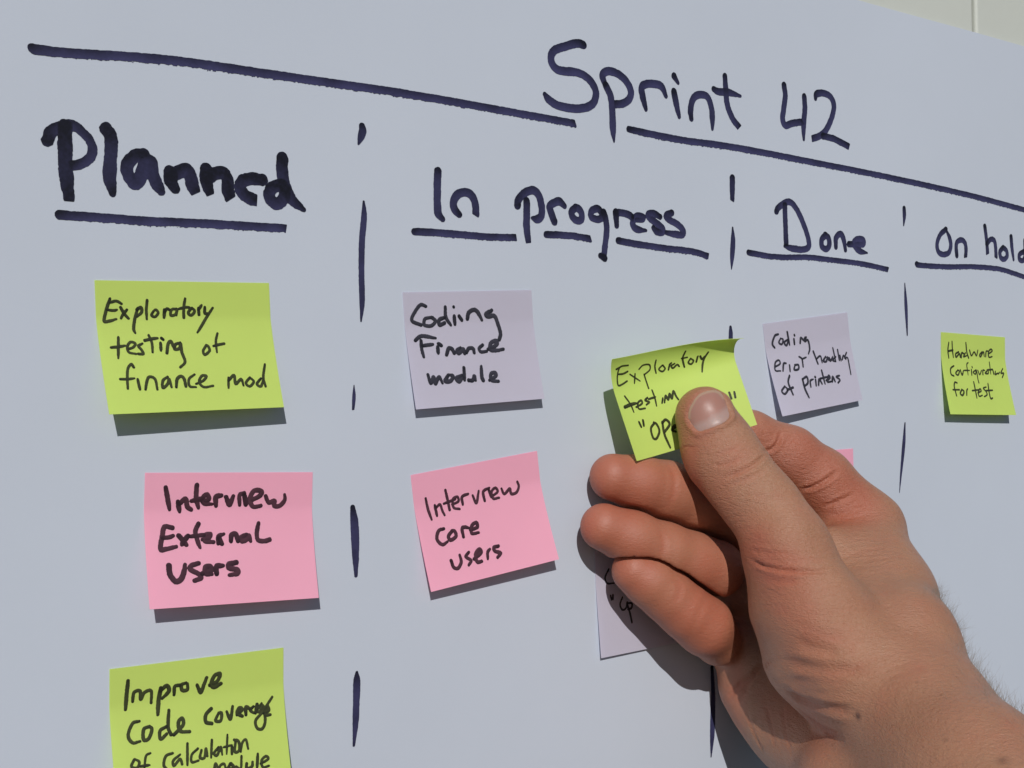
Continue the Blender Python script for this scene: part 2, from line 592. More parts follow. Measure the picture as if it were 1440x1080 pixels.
def invert(surf, px):
    """pixel -> (u, v) on a note"""
    uv = np.tile([NW / 2, NH / 2], (len(px), 1)).astype(float)
    for _ in range(25):
        e = 1e-3
        p0 = pix(surf(uv[:, 0], uv[:, 1]))
        ju = (pix(surf(uv[:, 0] + e, uv[:, 1])) - p0) / e
        jv = (pix(surf(uv[:, 0], uv[:, 1] + e)) - p0) / e
        r = px - p0
        det = ju[:, 0] * jv[:, 1] - ju[:, 1] * jv[:, 0]
        du = (r[:, 0] * jv[:, 1] - r[:, 1] * jv[:, 0]) / det
        dv = (ju[:, 0] * r[:, 1] - ju[:, 1] * r[:, 0]) / det
        uv += np.clip(np.stack([du, dv], 1), -8, 8)
        uv[:, 1] = np.clip(uv[:, 1], -2, NH + 8)
    return uv


def note(label, surf, mat, ink, lines, crop, group, name='sticky_note', curl=0.0):
    n1, n2 = 41, 37
    u, v = np.meshgrid(np.linspace(0, NW, n1), np.linspace(0, NH, n2))
    th = 0.05
    T = surf(u, v, th).reshape(-1, 3); Bt = surf(u, v, -th).reshape(-1, 3)
    V = np.concatenate([T, Bt]); n0 = n1 * n2
    F = []
    for j in range(n2 - 1):
        for i in range(n1 - 1):
            a = j * n1 + i
            F.append((a, a + n1, a + n1 + 1, a + 1))
            F.append((n0 + a, n0 + a + 1, n0 + a + n1 + 1, n0 + a + n1))
    ring = [i for i in range(n1)] + [j * n1 + n1 - 1 for j in range(1, n2)] + [(n2 - 1) * n1 + i for i in range(n1 - 2, -1, -1)] + [j * n1 for j in range(n2 - 2, 0, -1)]
    rv = len(V)
    V = np.concatenate([V, T[ring], Bt[ring]])
    nr_ = len(ring)
    for k in range(nr_):
        b = (k + 1) % nr_
        F.append((rv + k, rv + b, rv + nr_ + b, rv + nr_ + k))
    o = obj(name, V, F, mat, loc=T[n1 // 2])
    tag(o, label, 'sticky note', group)
    for text, w in lines:
        ss = []
        for st in parse(text):
            q = spline(st)
            px = np.stack([crop[0] + q[:, 0] / crop[2], crop[1] + q[:, 1] / crop[2]], 1)
            uv = invert(surf, px)
            ok = (uv[:, 0] > 0.3) & (uv[:, 0] < NW - 0.3) & (uv[:, 1] > 0.3) & (uv[:, 1] < NH - 0.3)
            r = 0.5 * w * 0.93 * np.clip(q[:, 2], 0.1, 2) * (0.88 + 0.24 * rng.random())
            tt_ = np.linspace(0, 1, len(r))
            r = r * (1 - 0.35 * np.clip((tt_ - 0.75) / 0.25, 0, 1) * rng.random() - 0.22 * np.clip((0.2 - tt_) / 0.2, 0, 1) * rng.random())
            A = np.concatenate([uv, r[:, None]], 1)[ok]
            if len(A) > 1:
                ss.append(A)
        if ss:
            ink_mesh('handwriting', ss, 0.13, lambda a, b: surf(a, b, th + 0.07), ink, o, ragged=0.13, dens=0.22, square=False)
    return o


K0 = 51.0 / 76.0 * 100


def NS(x, y, a, hl, hr, **k):
    return NoteSurf(x * K0, y * K0, a, hl * 51 / 7.6, hr * 51 / 7.6, **k)


NOTES = 'sticky notes on the flipchart sheet'
N1, N2, N3 = (120, 380, 4.5), (180, 650, 4.5), (130, 880, 4.8)
N4, N5, N6, N7 = (550, 390, 5.142), (560, 620, 4.696), (1060, 430, 6), (1310, 460, 7.715)
NHD, NHG = (840, 480, 6.26), (820, 760, 6)

note('yellow green note reading Exploratory testing of finance mod, below the heading Planned', NS(1.45, 0.526, 0.035, 1.221, 1.002), M_GREEN, M_INK_G, [
    ('''155,180 135,240 118,320 150,322 195,310;155,205 195,195 228,212;135,250 175,255 200,250;222,235 245,275 272,305;262,250 235,285 225,305;
330,240 312,310 305,370 315,398;325,250 350,235 355,265 325,295;390,190 385,250 388,310;430,260 418,285 440,295 460,270 445,250 428,262;
500,250 497,300;498,265 515,245 530,250;575,245 545,250 540,285 570,280 580,250 575,285;630,180 622,240 622,300;590,245 630,235 655,235;
670,240 650,270 670,285 690,260 675,238;715,240 718,280;715,250 735,220;755,235 755,270 770,275;805,238 765,300 730,360 708,395,.7''', 1.0),
    ('''208,425 208,500 208,558;162,490 210,485 250,478;265,500 300,490 315,465 285,455 265,485 275,520 320,530;360,465 335,480 355,505 365,530 335,530;
400,412 420,460 425,520;375,445 420,435 455,430;475,460 478,510;480,430 492,440;515,525 522,470 540,450 555,480 562,495;
600,460 570,470 565,500 595,495 602,465 610,520 630,580 600,615;765,475 745,510 755,535 785,510 775,480 762,478;835,400 825,450 832,520;810,480 850,470 878,465''', 0.95),
    ('''305,615 290,595 268,625 265,690 268,750;220,690 265,690 310,685;330,690 345,755;380,755 390,700 405,675 440,690 455,755;
520,675 490,700 490,745 520,720 530,690 545,740;575,740 580,690 605,672 625,690 635,735;690,660 655,690 660,735 700,740;700,720 745,700 765,670 735,670 720,710 750,740 808,732;
905,680 905,745;905,700 940,665 950,720 985,690 1000,730;1040,680 1015,715 1040,735 1065,705 1040,680;1110,685 1085,720 1110,735 1125,690;1135,595 1125,680 1140,735''', 0.98)],
    N1, NOTES)
note('pink note reading Interview External Users, below the upper left yellow green note', NS(1.651, -0.261, -0.038, 1.107, 0.97), M_PINK, M_INK_P, [
    ('''238,160 250,230 262,300;315,250 325,312;325,265 362,232 374,280 398,300;435,145 430,220 445,290;400,245 440,235 470,230;
470,250 510,235 500,205 475,220 480,260 530,265;555,275 555,220 590,210;620,220 640,270 665,215;705,270 705,210 735,195;735,205 745,265;
770,245 830,215 845,185 800,180 770,230 790,280 840,275;870,215 890,255 925,245 925,275 960,275 990,240 990,205''', 1.62),
    ('''280,415 230,410 215,470 205,550 240,550 305,535;215,480 260,475 285,465;320,465 350,500 370,525;380,465 352,500 340,522;
445,390 425,440 440,500 455,540;395,470 440,465 480,460;470,490 510,480 520,455 490,460 485,500 540,505;570,515 570,470 605,455;575,475 592,515;
650,500 655,460 680,455 695,500;750,460 715,475 720,500 750,490 765,465 775,500;825,385 815,440 820,490 860,500 895,490''', 1.5),
    ('''258,655 265,710 300,755 335,740 355,690 360,650;445,640 400,655 395,680 450,710 460,735 420,750;470,705 520,690 520,660 490,665 490,705 530,710;
560,705 560,660 600,655;685,635 640,645 640,670 690,680 690,705 640,715''', 1.62)], N2, NOTES)
P3 = at(152.9, 940.4); Q3 = at(396.7, 910.2)
note('yellow green note reading Improve code coverage of calculation module, at the bottom edge',
     NoteSurf(P3[0], P3[1], math.atan2(Q3[1] - P3[1], Q3[0] - P3[0]), 8.0, 6.5), M_GREEN, M_INK_G, [
    ('''240,370 230,460 222,565;270,510 280,450 320,440 325,495 350,450 395,440 395,520;460,420 445,510 440,600;455,440 500,405 515,440 470,490;
550,465 555,410 590,400;630,385 600,400 605,435 640,430 640,390;705,400 730,450 750,400 770,350;790,400 840,375 860,325 825,335 800,390 820,415 865,390''', 1.25),
    ('''315,645 270,660 240,740 270,790 320,780;385,680 345,700 345,770 380,760 400,700 385,680;500,680 455,710 460,765 500,730;515,570 510,680 530,735;550,735 610,670 605,625 580,650 590,710 655,715;
800,560 765,600 765,650 805,660;850,590 830,640 865,640 870,590 850,590;905,580 930,630 945,545;975,600 1010,565 990,555 975,590 1010,610;1035,600 1035,550 1060,560;
1085,545 1065,570 1090,590;1110,530 1100,590;1140,525 1110,570 1130,580 1150,540 1165,640 1145,695 1110,690 1100,640 1140,590 1200,500 1212,480;1155,590 1190,570 1175,540 1165,600 1200,600''', 1.15),
    ('''280,905 262,950 300,960 315,920 285,900;390,860 360,880 350,960;320,950 385,940;540,860 495,880 480,940 500,965;590,870 545,910 550,945 590,900 605,935;640,795 640,870 640,940;
710,830 670,870 670,920 715,910;735,840 725,890 755,890 765,830 775,880;805,770 800,890;850,820 820,860 840,875 865,820 875,870;910,735 905,865;885,820 940,805;940,815 940,865;
965,780 960,850 990,840 985,780 955,770;1000,850 1010,790 1035,770 1050,830;''', 0.85),
    ('''820,975 830,930 850,965 865,940 890,935 900,985;930,930 915,965 955,960 935,930;1005,880 1000,965 970,950;1040,930 1040,965 1075,950 1080,920;
1115,865 1110,965;1135,930 1185,900 1170,880 1140,910 1150,955 1190,945''', 0.95)], N3, NOTES)
note('pale lilac note reading Codiing Finance module, below the heading In progress', NS(2.888, 0.542, 0.061, 0.55, 0.541), M_GREY, M_INK_L, [
    ('''250,210 210,200 165,260 150,315 215,345;300,290 245,300 240,345 290,350 320,315 290,290;385,290 345,310 350,345 385,330;390,215 395,290 430,345;455,280 460,340;450,213,.8 452,216,.8;
490,280 510,310;550,300 560,255 600,235 630,260 655,310;725,240 685,265 700,285 745,280 775,350 790,410 780,450''', 1.5),
    ('''175,455 220,425 320,440;215,460 220,520 235,575;225,495 265,490 300,485;335,505 340,550;340,480 365,495;400,560 415,515 440,520 455,550;500,510 475,530 490,550 520,520 530,550;
545,545 560,515 590,515 600,545;660,490 635,515 650,540 690,535;700,520 760,490 760,460 720,475 715,520 750,530 810,520''', 1.45),
    ('''265,705 285,765 305,720 320,770 345,720 370,765;410,710 390,750 430,750 445,715 415,705;510,710 470,730 490,755 520,720;525,655 530,745;560,745 590,745 600,715 610,745;
650,645 655,720 665,745;710,745 755,715 750,690 720,700 725,745 775,752''', 1.5)], N4, NOTES)
note('pink note reading Interview core users, below the lilac finance note', NS(2.922, -0.325, 0.12, 0.66, 0.779), M_PINK, M_INK_P, [
    ('''180,380,.8 195,450 220,520;240,425 255,495;250,440 275,420 290,460 305,490;310,325 325,390 338,455;300,415 350,395 375,385;355,420 395,400 390,370 360,385 365,440 405,450;
425,420 420,370 460,350;490,360 515,410 530,330;570,395 560,335 600,310;595,320 612,370;620,365 655,335 640,310 615,335 625,380 665,375;680,315 700,350 735,315 745,350 780,340 795,300 785,270''', 1.15),
    ('''300,580 265,595 255,650 290,685 325,665;355,595 330,630 345,655 380,630 370,595 350,595;430,635 420,580 440,570 465,575;475,590 520,570 515,540 485,560 485,610 530,605''', 1.4),
    ('''348,790 365,835 395,840 415,800 405,755;465,735 445,765 480,790 465,820;500,780 545,740 535,715 510,750 520,800 550,795;590,780 590,735 605,715;660,695 630,705 640,730 675,740 655,770''', 1.3)],
    N5, NOTES)
note('pale lilac note reading coding error handling of printers, below the heading Done', NS(5.343, 0.466, 0.125, 0.81, 0.626), M_GREY, M_INK_L, [
    ('''205,240 175,255 155,320 175,355;225,275 210,310 235,325 245,285 222,275;285,285 255,310 275,335 290,290;280,220 300,330;337,280 342,325;340,245 343,252;
390,315 395,270 420,290 430,265;440,265 430,300 455,290 470,360 460,405''', 1.05),
    ('''180,515 220,490 210,460 180,480 180,545 225,550;245,550 250,490 270,485;300,500 305,555;345,505 340,540 375,535 375,500 345,500;415,515 405,450 380,430;405,450 440,435;
500,385 540,490;525,450 560,425 575,480;605,430 585,465 610,470 620,435 630,460;635,440 645,465 665,430;690,430 665,460 690,470;665,355 690,470;705,370 720,460;725,420 735,465;
745,455 755,420 775,450;780,395 765,440 790,440 805,510 818,580''', 1.0),
    ('''260,680 235,720 260,745 285,710 260,680;300,590 290,650 330,750;280,710 330,690;410,620 430,700 465,775;410,620 445,600 455,650 425,680;480,685 475,635 500,620;520,625 525,675;515,600 518,604;
545,670 550,620 575,660;570,545 600,660;560,615 620,600;610,630 640,610 630,590 620,640 650,640;660,640 665,600 685,640;720,590 695,600 725,625 710,650''', 1.1)], N6, NOTES)
note('small looking yellow green note reading Hardware Configurations for test, below the heading On hold', NS(7.069, 0.462, -0.022, 0.747, 0.779), M_GREEN, M_INK_G, [
    ('''185,165 175,250 185,335;220,155 225,250 235,330;180,260 230,250;290,270 260,290 265,325 300,290 310,325;320,330 325,280 350,290;365,280 345,320 380,310;370,170 380,270 400,335;
410,250 430,310 460,270 485,310 500,250;545,270 520,300 530,320 560,270 570,320;585,320 590,265 610,260;615,290 655,260 640,240 615,270 620,325 655,320''', 1.0),
    ('''240,420 205,450 210,510 240,530;285,465 260,500 285,520 300,480 285,468;310,465 330,520 345,470;395,385 380,410 395,520;355,470 410,470;430,460 435,525;437,430 440,440;
480,465 450,490 475,510 485,470 500,560 512,605;500,470 520,515 540,470;555,515 555,470 575,470;600,475 580,500 610,505 615,480;625,380 640,510;600,465 660,460;665,475 675,515;
690,480 690,515 715,500;720,510 735,490;770,450 750,500 780,500 765,548''', 0.9),
    ('''275,605 250,600 245,650 270,745;230,680 300,680;325,680 310,720 335,740 350,700 325,675;380,740 380,690 390,670;455,595 475,690 490,770;440,690 510,680;
500,715 535,695 525,670 505,700 515,750 550,740;590,650 560,665 590,700 600,735 570,755;610,615 625,720 640,775 660,770;590,690 660,685''', 1.0)], N7, NOTES)
# two notes mostly hidden behind the hand
B8 = at(842.5, 925); Q8 = at(927, 908)
a8 = math.atan2(Q8[1] - B8[1], Q8[0] - B8[0])
note('flat lilac note mostly covered by the little finger and its shadow', NoteSurf(B8[0] - NH * math.sin(a8), B8[1] + NH * math.cos(a8), a8, 0.9, 0.6), M_GREY, M_INK_L, [
    ('215,240 185,310 200,360 260,360;230,465 238,500;250,460 250,500;330,480 310,540 330,585 360,570 370,520;370,540 390,600 410,690;370,530 410,530 405,570 375,580', 0.85)], NHG, NOTES)
P9 = at(1197, 634)
note('pink note hidden behind the index finger with only one corner showing', NoteSurf(P9[0] - NW, P9[1], 0.02, 1.0, 1.0), M_PINK, M_INK_P, [], N6, NOTES)
# the note in the hand
note('yellow green note pinched between thumb and index finger, its top edge curled forward', HeldSurf(), M_GREEN, M_INK_G, [
    ('''270,210 200,225 175,300 180,385 215,380 260,350;165,245 200,225;185,290 225,285 265,265;285,290 330,320 375,350;330,285 325,370;410,290 425,340 450,415;365,245 400,210 455,205 460,250 410,295;
515,165 505,220 515,280;570,210 540,245 570,265 595,240 575,210;625,250 635,205 650,190;680,195 650,215 665,235 700,205 720,220;775,85 750,150 765,225;740,150 790,140;
820,150 800,185 825,200 845,170 820,150;870,180 880,140 885,130;905,130 920,155 945,130;975,95 940,150 925,210 922,270,.7''', 0.78),
    ('''240,485 290,555 320,625;240,580,1.5 300,555,1.5 350,545;340,580 390,550 385,520 355,545 365,595 420,590;440,495 420,520 455,535 430,560;480,430 505,500 520,570;450,510 510,490;
568,545 575,500;590,540 600,478 622,515 635,462 655,505 668,440 690,480 712,512''', 0.85),
    ('''365,710 385,755;400,695 408,745;500,720 470,770 490,850 520,855 545,790 520,730 495,715;570,710 590,820 640,935;570,720 600,690 635,730 590,800;655,780 690,750 680,740 655,780 690,795''', 1.05),
    ('1160,450 1180,505;1205,445 1215,495', 0.9)], NHD, None)

# ------------------------------------------------------------------ the hand
# signed distance built from tapered limbs; three groups so that thumb and fingers stay separate


def limb(pts, thin=1.0, nrm=None):
    """pts: (px, py, h, r) joints -> list of tapered capsules"""
    J = [(at(a, b, h), r) for a, b, h, r in pts]
    return [(J[i][0], J[i + 1][0], J[i][1], J[i + 1][1], thin, nrm) for i in range(len(J) - 1)]


def d_prim(P, pr):
    a, b, ra, rb, thin, nrm = pr
    d = b - a
    t = np.clip(((P - a) @ d) / (d @ d), 0, 1)
    w = P - a - t[..., None] * d
    if nrm is not None:
        w = w + (w @ nrm)[..., None] * nrm * (1 / thin - 1)
    q = np.sqrt((w * w).sum(-1)) - (ra + (rb - ra) * t)
    return q * (thin if nrm is not None else 1.0) if nrm is not None else q


def smin(a, b, k):
    h = np.clip(0.5 + 0.5 * (b - a) / k, 0, 1)
    return b + (a - b) * h - k * h * (1 - h)


def chain(P, prims, k):
    D = d_prim(P, prims[0])
    for pr in prims[1:]:
        D = smin(D, d_prim(P, pr), k)
    return D


to_cam = CAMP - at(1000, 600, 30)
to_cam /= np.linalg.norm(to_cam)
THUMB = limb([(991, 585, 27, 10.4), (1008, 626, 31, 11.0), (1019, 646, 34, 11.7), (1048, 684, 41, 11.3), (1077, 718, 47, 11.6), (1107, 768, 55, 13.2)], 0.82, to_cam) \
    + limb([(1107, 768, 55, 13.4), (1150, 865, 66, 15.5), (1210, 955, 80, 17)])
INDEX = [limb([(1006, 604, 8, 7.2), (1054, 612, 12, 9.0), (1110, 641, 18.5, 11), (1153, 675, 24, 12), (1213, 742, 32, 14.3)])]
MIDDLE = [limb([(862, 671, 9, 8.3), (900, 680, 11, 9.5), (938, 690, 12.5, 10.1), (985, 709, 14.5, 10.1), (1030, 731, 17, 10.6)]), limb([(1062, 756, 14, 10.5), (1150, 800, 28, 13)])]
RING = [limb([(849, 741, 11, 8.2), (890, 758, 14, 9.2), (935, 776, 17, 9.8), (972, 789, 19, 9.9), (1006, 800, 21, 10.6)]), limb([(1046, 838, 13, 11), (1130, 862, 27, 13)])]
LITTLE = [limb([(891, 803, 14.5, 7.7), (914, 818, 16.5, 8.5), (940, 839, 18.5, 8.9), (965, 861, 20.5, 9.2), (990, 880, 21.5, 9.9), (1009, 902, 17, 8.8)]), limb([(1030, 905, 14, 10), (1088, 932, 25, 13)])]
BODY = limb([(1212, 747, 32, 14), (1244, 838, 56, 15.3), (1268, 905, 78, 16), (1305, 1022, 100, 19.5), (1372, 1102, 125, 21)]) \
    + limb([(1150, 800, 30, 13), (1210, 880, 50, 14), (1270, 960, 74, 17)]) \
    + limb([(1150, 865, 60, 12), (1215, 850, 54, 13)]) \
    + limb([(1165, 780, 42, 9), (1215, 800, 44, 12)])
PALM = limb([(1060, 880, 14, 11), (1110, 900, 26, 13)]) \
    + limb([(1130, 865, 24, 13), (1180, 930, 36, 14), (1240, 985, 62, 16)]) \
    + limb([(1088, 942, 18, 11.5), (1140, 990, 32, 14), (1210, 1040, 60, 17)]) \
    + limb([(1060, 957, 18, 12.5), (1080, 976, 23, 14), (1126, 1014, 34, 18), (1180, 1062, 54, 18.5), (1215, 1112, 78, 19), (1285, 1195, 105, 20)])
THENAR = limb([(1107, 800, 52, 12.5), (1118, 855, 54, 14), (1150, 920, 60, 17), (1205, 985, 70, 17)])
# the forearm runs on out of the picture
fa, fb = BODY[3], BODY[3]
ax = at(1372, 1102, 125) - at(1305, 1022, 100)
ax /= np.linalg.norm(ax)
e0, e1 = at(1372, 1102, 125), at(1285, 1195, 105)
BODY += [(e0, e0 + ax * 230, 21, 27, 1, None), (e1, e1 + ax * 235, 20, 27, 1, None), (at(1290, 1060, 95), (e0 + e1) / 2 + ax * 230, 20, 30, 1, None)]


def sdf(P):
    B = chain(P, BODY, 11.0)
    H = smin(B, chain(P, PALM, 9.0), 8.0)
    T = smin(B, smin(chain(P, THUMB, 5.0), chain(P, THENAR, 6.0), 8.0), 9.0)
    GAP = 1.5                                       # neighbouring fingers press together but stay apart
    dist = [chain(P, f_[0], 3.5) for f_ in (INDEX, MIDDLE, RING, LITTLE)]
    D = None
    for i_, f_ in enumerate((INDEX, MIDDLE, RING, LITTLE)):
        q = dist[i_]
        if i_ in (1, 2):
            q = -smin(-q, dist[i_ + 1] - GAP, 0.8)
        if len(f_) > 1:
            q = smin(q, smin(chain(P, f_[1], 3.5), H, 6.0), 2.2)
        else:
            q = smin(B, q, 7.0)
        D = q if D is None else np.minimum(D, q)
    return smin(D, T, 1.6)


allp = np.array([p_[0] for p_ in BODY + PALM + THUMB + INDEX[0] + MIDDLE[0] + RING[0] + LITTLE[0]] + [p_[1] for p_ in BODY + PALM])
lo = allp.min(0) - 34
hi = allp.max(0) + 34
CS, SUB = 4.0, 5
nc = np.ceil((hi - lo) / CS).astype(int)
cg = np.stack(np.meshgrid(*[lo[i] + CS * (np.arange(nc[i]) + 0.5) for i in range(3)], indexing='ij'), -1)
cd = sdf(cg.reshape(-1, 3)).reshape(nc)
fs = CS / SUB
act = np.abs(cd) < 6.5
fine = np.repeat(np.repeat(np.repeat(cd, SUB, 0), SUB, 1), SUB, 2).astype(np.float32)
mask = np.repeat(np.repeat(np.repeat(act, SUB, 0), SUB, 1), SUB, 2)
idx = np.argwhere(mask)
fine[mask] = sdf(lo + fs * (idx + 0.5)).astype(np.float32)
# surface nets
ins = fine < 0
s8 = sum(ins[a:ins.shape[0] - 1 + a, b:ins.shape[1] - 1 + b, c:ins.shape[2] - 1 + c].astype(np.int8) for a in (0, 1) for b in (0, 1) for c in (0, 1))
cells = np.argwhere((s8 > 0) & (s8 < 8))
cid = np.full(s8.shape, -1, np.int32)
cid[tuple(cells.T)] = np.arange(len(cells))
acc = np.zeros((len(cells), 3)); cnt = np.zeros(len(cells))
corners = [(a, b, c) for a in (0, 1) for b in (0, 1) for c in (0, 1)]
for A in corners:
    for ax_ in range(3):
        if A[ax_]:
            continue
        Bc = list(A); Bc[ax_] = 1
        va = fine[tuple((cells + A).T)]; vb = fine[tuple((cells + Bc).T)]
        x = (va < 0) != (vb < 0)
        t = va[x] / (va[x] - vb[x])
        p_ = np.tile(np.array(A, float), (x.sum(), 1)); p_[:, ax_] = t
        acc[x] += p_; cnt[x] += 1
HV = lo + fs * (cells + acc / cnt[:, None] + 0.5)
HF = []
for ax_ in range(3):
    sl0 = [slice(None)] * 3; sl1 = [slice(None)] * 3
    sl0[ax_] = slice(0, -1); sl1[ax_] = slice(1, None)
    a_ = ins[tuple(sl0)]; b_ = ins[tuple(sl1)]
    e = np.argwhere(a_ != b_)
    o1, o2 = [(1, 2), (2, 0), (0, 1)][ax_]
    q = []
    for d1, d2 in ((-1, -1), (0, -1), (0, 0), (-1, 0)):
        c = e.copy(); c[:, o1] += d1; c[:, o2] += d2
        c = np.clip(c, 0, np.array(cid.shape) - 1)
        q.append(cid[tuple(c.T)])
    q = np.stack(q, 1)
    flip = ~a_[tuple(e.T)]
    q[flip] = q[flip][:, ::-1]
    HF.append(q[(q >= 0).all(1)])
HF = np.concatenate(HF)


def gradient(P, e=0.15):
    g = np.stack([sdf(P + np.eye(3)[i] * e) - sdf(P - np.eye(3)[i] * e) for i in range(3)], -1)
    return g / (np.linalg.norm(g, axis=-1, keepdims=True) + 1e-9)


def subdivide(V, F):
    """linear quad subdivision"""
    E = np.concatenate([F[:, [0, 1]], F[:, [1, 2]], F[:, [2, 3]], F[:, [3, 0]]])
    Es = np.sort(E, 1)
    key = Es[:, 0].astype(np.int64) * len(V) + Es[:, 1]
    u_, inv = np.unique(key, return_inverse=True)
    em = 0.5 * (V[u_ // len(V)] + V[u_ % len(V)])
    fc = V[F].mean(1)
    n = len(F); nV, nE = len(V), len(em)
    e = (inv + nV).reshape(4, n).T
    c = np.arange(n) + nV + nE
    Fn = np.concatenate([np.stack([F[:, k], e[:, k], c, e[:, (k + 3) % 4]], 1) for k in range(4)])
    return np.concatenate([V, em, fc]), Fn


def relax(V, F, it, lam=0.5):
    E = np.unique(np.sort(np.concatenate([F[:, [0, 1]], F[:, [1, 2]], F[:, [2, 3]], F[:, [3, 0]]]), 1), axis=0)
    deg = np.bincount(E.ravel(), minlength=len(V))[:, None]
    for _ in range(it):
        s = np.zeros_like(V)
        for k in range(3):
            s[:, k] = np.bincount(E[:, 0], V[E[:, 1], k], len(V)) + np.bincount(E[:, 1], V[E[:, 0], k], len(V))
        V = V + lam * (s / np.maximum(deg, 1) - V)
    return V


for _ in range(2):
    HV = HV - gradient(HV) * np.clip(sdf(HV), -1.5, 1.5)[:, None]
    HV = relax(HV, HF, 2)
HV = relax(HV, HF, 3)


def vnormals(V, F):
    n = np.cross(V[F[:, 2]] - V[F[:, 0]], V[F[:, 3]] - V[F[:, 1]])
    N = np.zeros_like(V)
    for k in range(4):
        for c in range(3):
            N[:, c] += np.bincount(F[:, k], n[:, c], len(V))
    return N / (np.linalg.norm(N, axis=1, keepdims=True) + 1e-12)


NRM = vnormals(HV, HF)
HPX = pix(HV)
depth = np.linalg.norm(HV - CAMP, axis=1)
bvh = BVHTree.FromPolygons([Vector(v) for v in HV], HF.tolist())


def hit(px, py):
    d = RC @ np.array([(px - 720) / FPX, -(py - 540) / FPX, -1.0])
    d /= np.linalg.norm(d)
    r = bvh.ray_cast(Vector(CAMP), Vector(d))
    return None if r[0] is None else np.array(r[0])


kd = KDTree(len(HV))
for i, v in enumerate(HV):
    kd.insert(Vector(v), i)
kd.balance()
disp = np.zeros(len(HV))
red = np.zeros(len(HV))
dark = np.zeros(len(HV))


def crease(pts, depth_, w, ridge=0.5, redden=0.22):
    q = spline([(a, b, 1) for a, b in pts], step=10)
    best = {}
    n = len(q)
    for i, (a, b, _) in enumerate(q):
        h_ = hit(a, b)
        if h_ is None:
            continue
        f_ = min(1, i / (0.22 * n) + .15, (n - 1 - i) / (0.22 * n) + .15)
        for co, j, dd in kd.find_range(Vector(h_), w * 3.2):
            if NRM[j] @ (CAMP - HV[j]) < -60:
                continue
            if j not in best or dd < best[j][0]:
                best[j] = (dd, f_)
    for j, (dd, f_) in best.items():
        g = dd / w
        disp[j] += f_ * depth_ * (-math.exp(-g * g) + ridge * math.exp(-((g - 1.7) ** 2) * 1.6))
        red[j] += redden * f_ * math.exp(-g * g * 0.5)


def blob(arr, px, py, r, amt):
    h_ = hit(px, py)
    if h_ is None:
        return
    for co, j, dd in kd.find_range(Vector(h_), r * 2.2):
        arr[j] += amt * math.exp(-(dd / r) ** 2)


# folds read off the photograph: (points), depth mm, width mm
for pts, dp, w in (
        ([(1018, 672), (1040, 664), (1062, 652), (1076, 640)], 0.7, 0.8),
        ([(1002, 655), (1022, 652), (1045, 643)], 0.3, 0.7), ([(1030, 680), (1055, 672), (1080, 660)], 0.3, 0.7), ([(1005, 640), (1025, 634), (1040, 628)], 0.25, 0.6),
        ([(1054, 786), (1075, 796), (1100, 802), (1130, 804), (1165, 803)], 0.95, 0.75), ([(1052, 773), (1080, 777), (1112, 779)], 0.25, 0.7), ([(1075, 815), (1100, 818), (1128, 819)], 0.2, 0.8), ([(1110, 790), (1140, 788), (1160, 791)], 0.2, 0.7),
        ([(1125, 690), (1145, 684), (1160, 676), (1178, 664)], 1.1, 0.9), ([(1160, 712), (1180, 704), (1200, 696)], 0.7, 0.9), ([(1168, 725), (1195, 720), (1215, 712)], 0.4, 0.9),
        ([(1073, 634), (1085, 632), (1094, 622), (1098, 608)], 0.8, 0.8),
        ([(1105, 932), (1140, 938), (1180, 943), (1215, 942)], 0.75, 1.9), ([(1112, 960), (1150, 956), (1195, 960)], 0.3, 1.5),
        ([(1108, 972), (1130, 985), (1165, 996), (1200, 999)], 1.0, 1.7), ([(1120, 995), (1150, 1018), (1185, 1040)], 0.8, 1.4), ([(1120, 900), (1145, 910), (1180, 920)], 0.55, 2.4),
        ([(1120, 880), (1155, 892), (1190, 896)], 0.3, 1.6),
        ([(938, 650), (948, 668), (948, 690), (940, 715)], 0.16, 1.2), ([(928, 745), (934, 765), (930, 785)], 0.14, 1.2), ([(950, 815), (957, 828), (948, 850)], 0.14, 1.2),
        ([(1000, 830), (985, 860), (968, 895)], 0.15, 1.5),
        ([(1020, 985), (1045, 960), (1075, 935)], 0.7, 1.0), ([(1042, 985), (1060, 950), (1090, 925)], 0.4, 0.8),
        ([(1050, 1000), (1060, 1030), (1075, 1060)], 0.25, 0.8), ([(1075, 985), (1085, 1020), (1090, 1055)], 0.25, 0.8), ([(1100, 990), (1105, 1030), (1115, 1065)], 0.2, 0.8)):
    crease(pts, dp, w)
# fine parallel skin lines across the thumb's back and the ball of the thumb
for k in range(110):
    cx, cy = rng.uniform(1030, 1270), rng.uniform(690, 985)
    L = rng.uniform(16, 42)
    a = math.radians(rng.uniform(-16, 14))
    crease([(cx - L * math.cos(a), cy - L * math.sin(a)), (cx, cy + rng.uniform(-2, 2)), (cx + L * math.cos(a), cy + L * math.sin(a))], rng.uniform(0.03, 0.10), rng.uniform(0.55, 0.9), 0.6, 0.05)
# tendon and knuckle relief
for px_, py_, r_, a_ in ((1262, 725, 9, 0.9), (1110, 770, 9, 0.5), (1150, 745, 7, -0.6), (1215, 850, 14, 0.6), (1190, 900, 10, -0.5), (1250, 950, 12, 0.4), (1175, 690, 8, 0.5)):
    blob(disp, px_, py_, r_, a_)
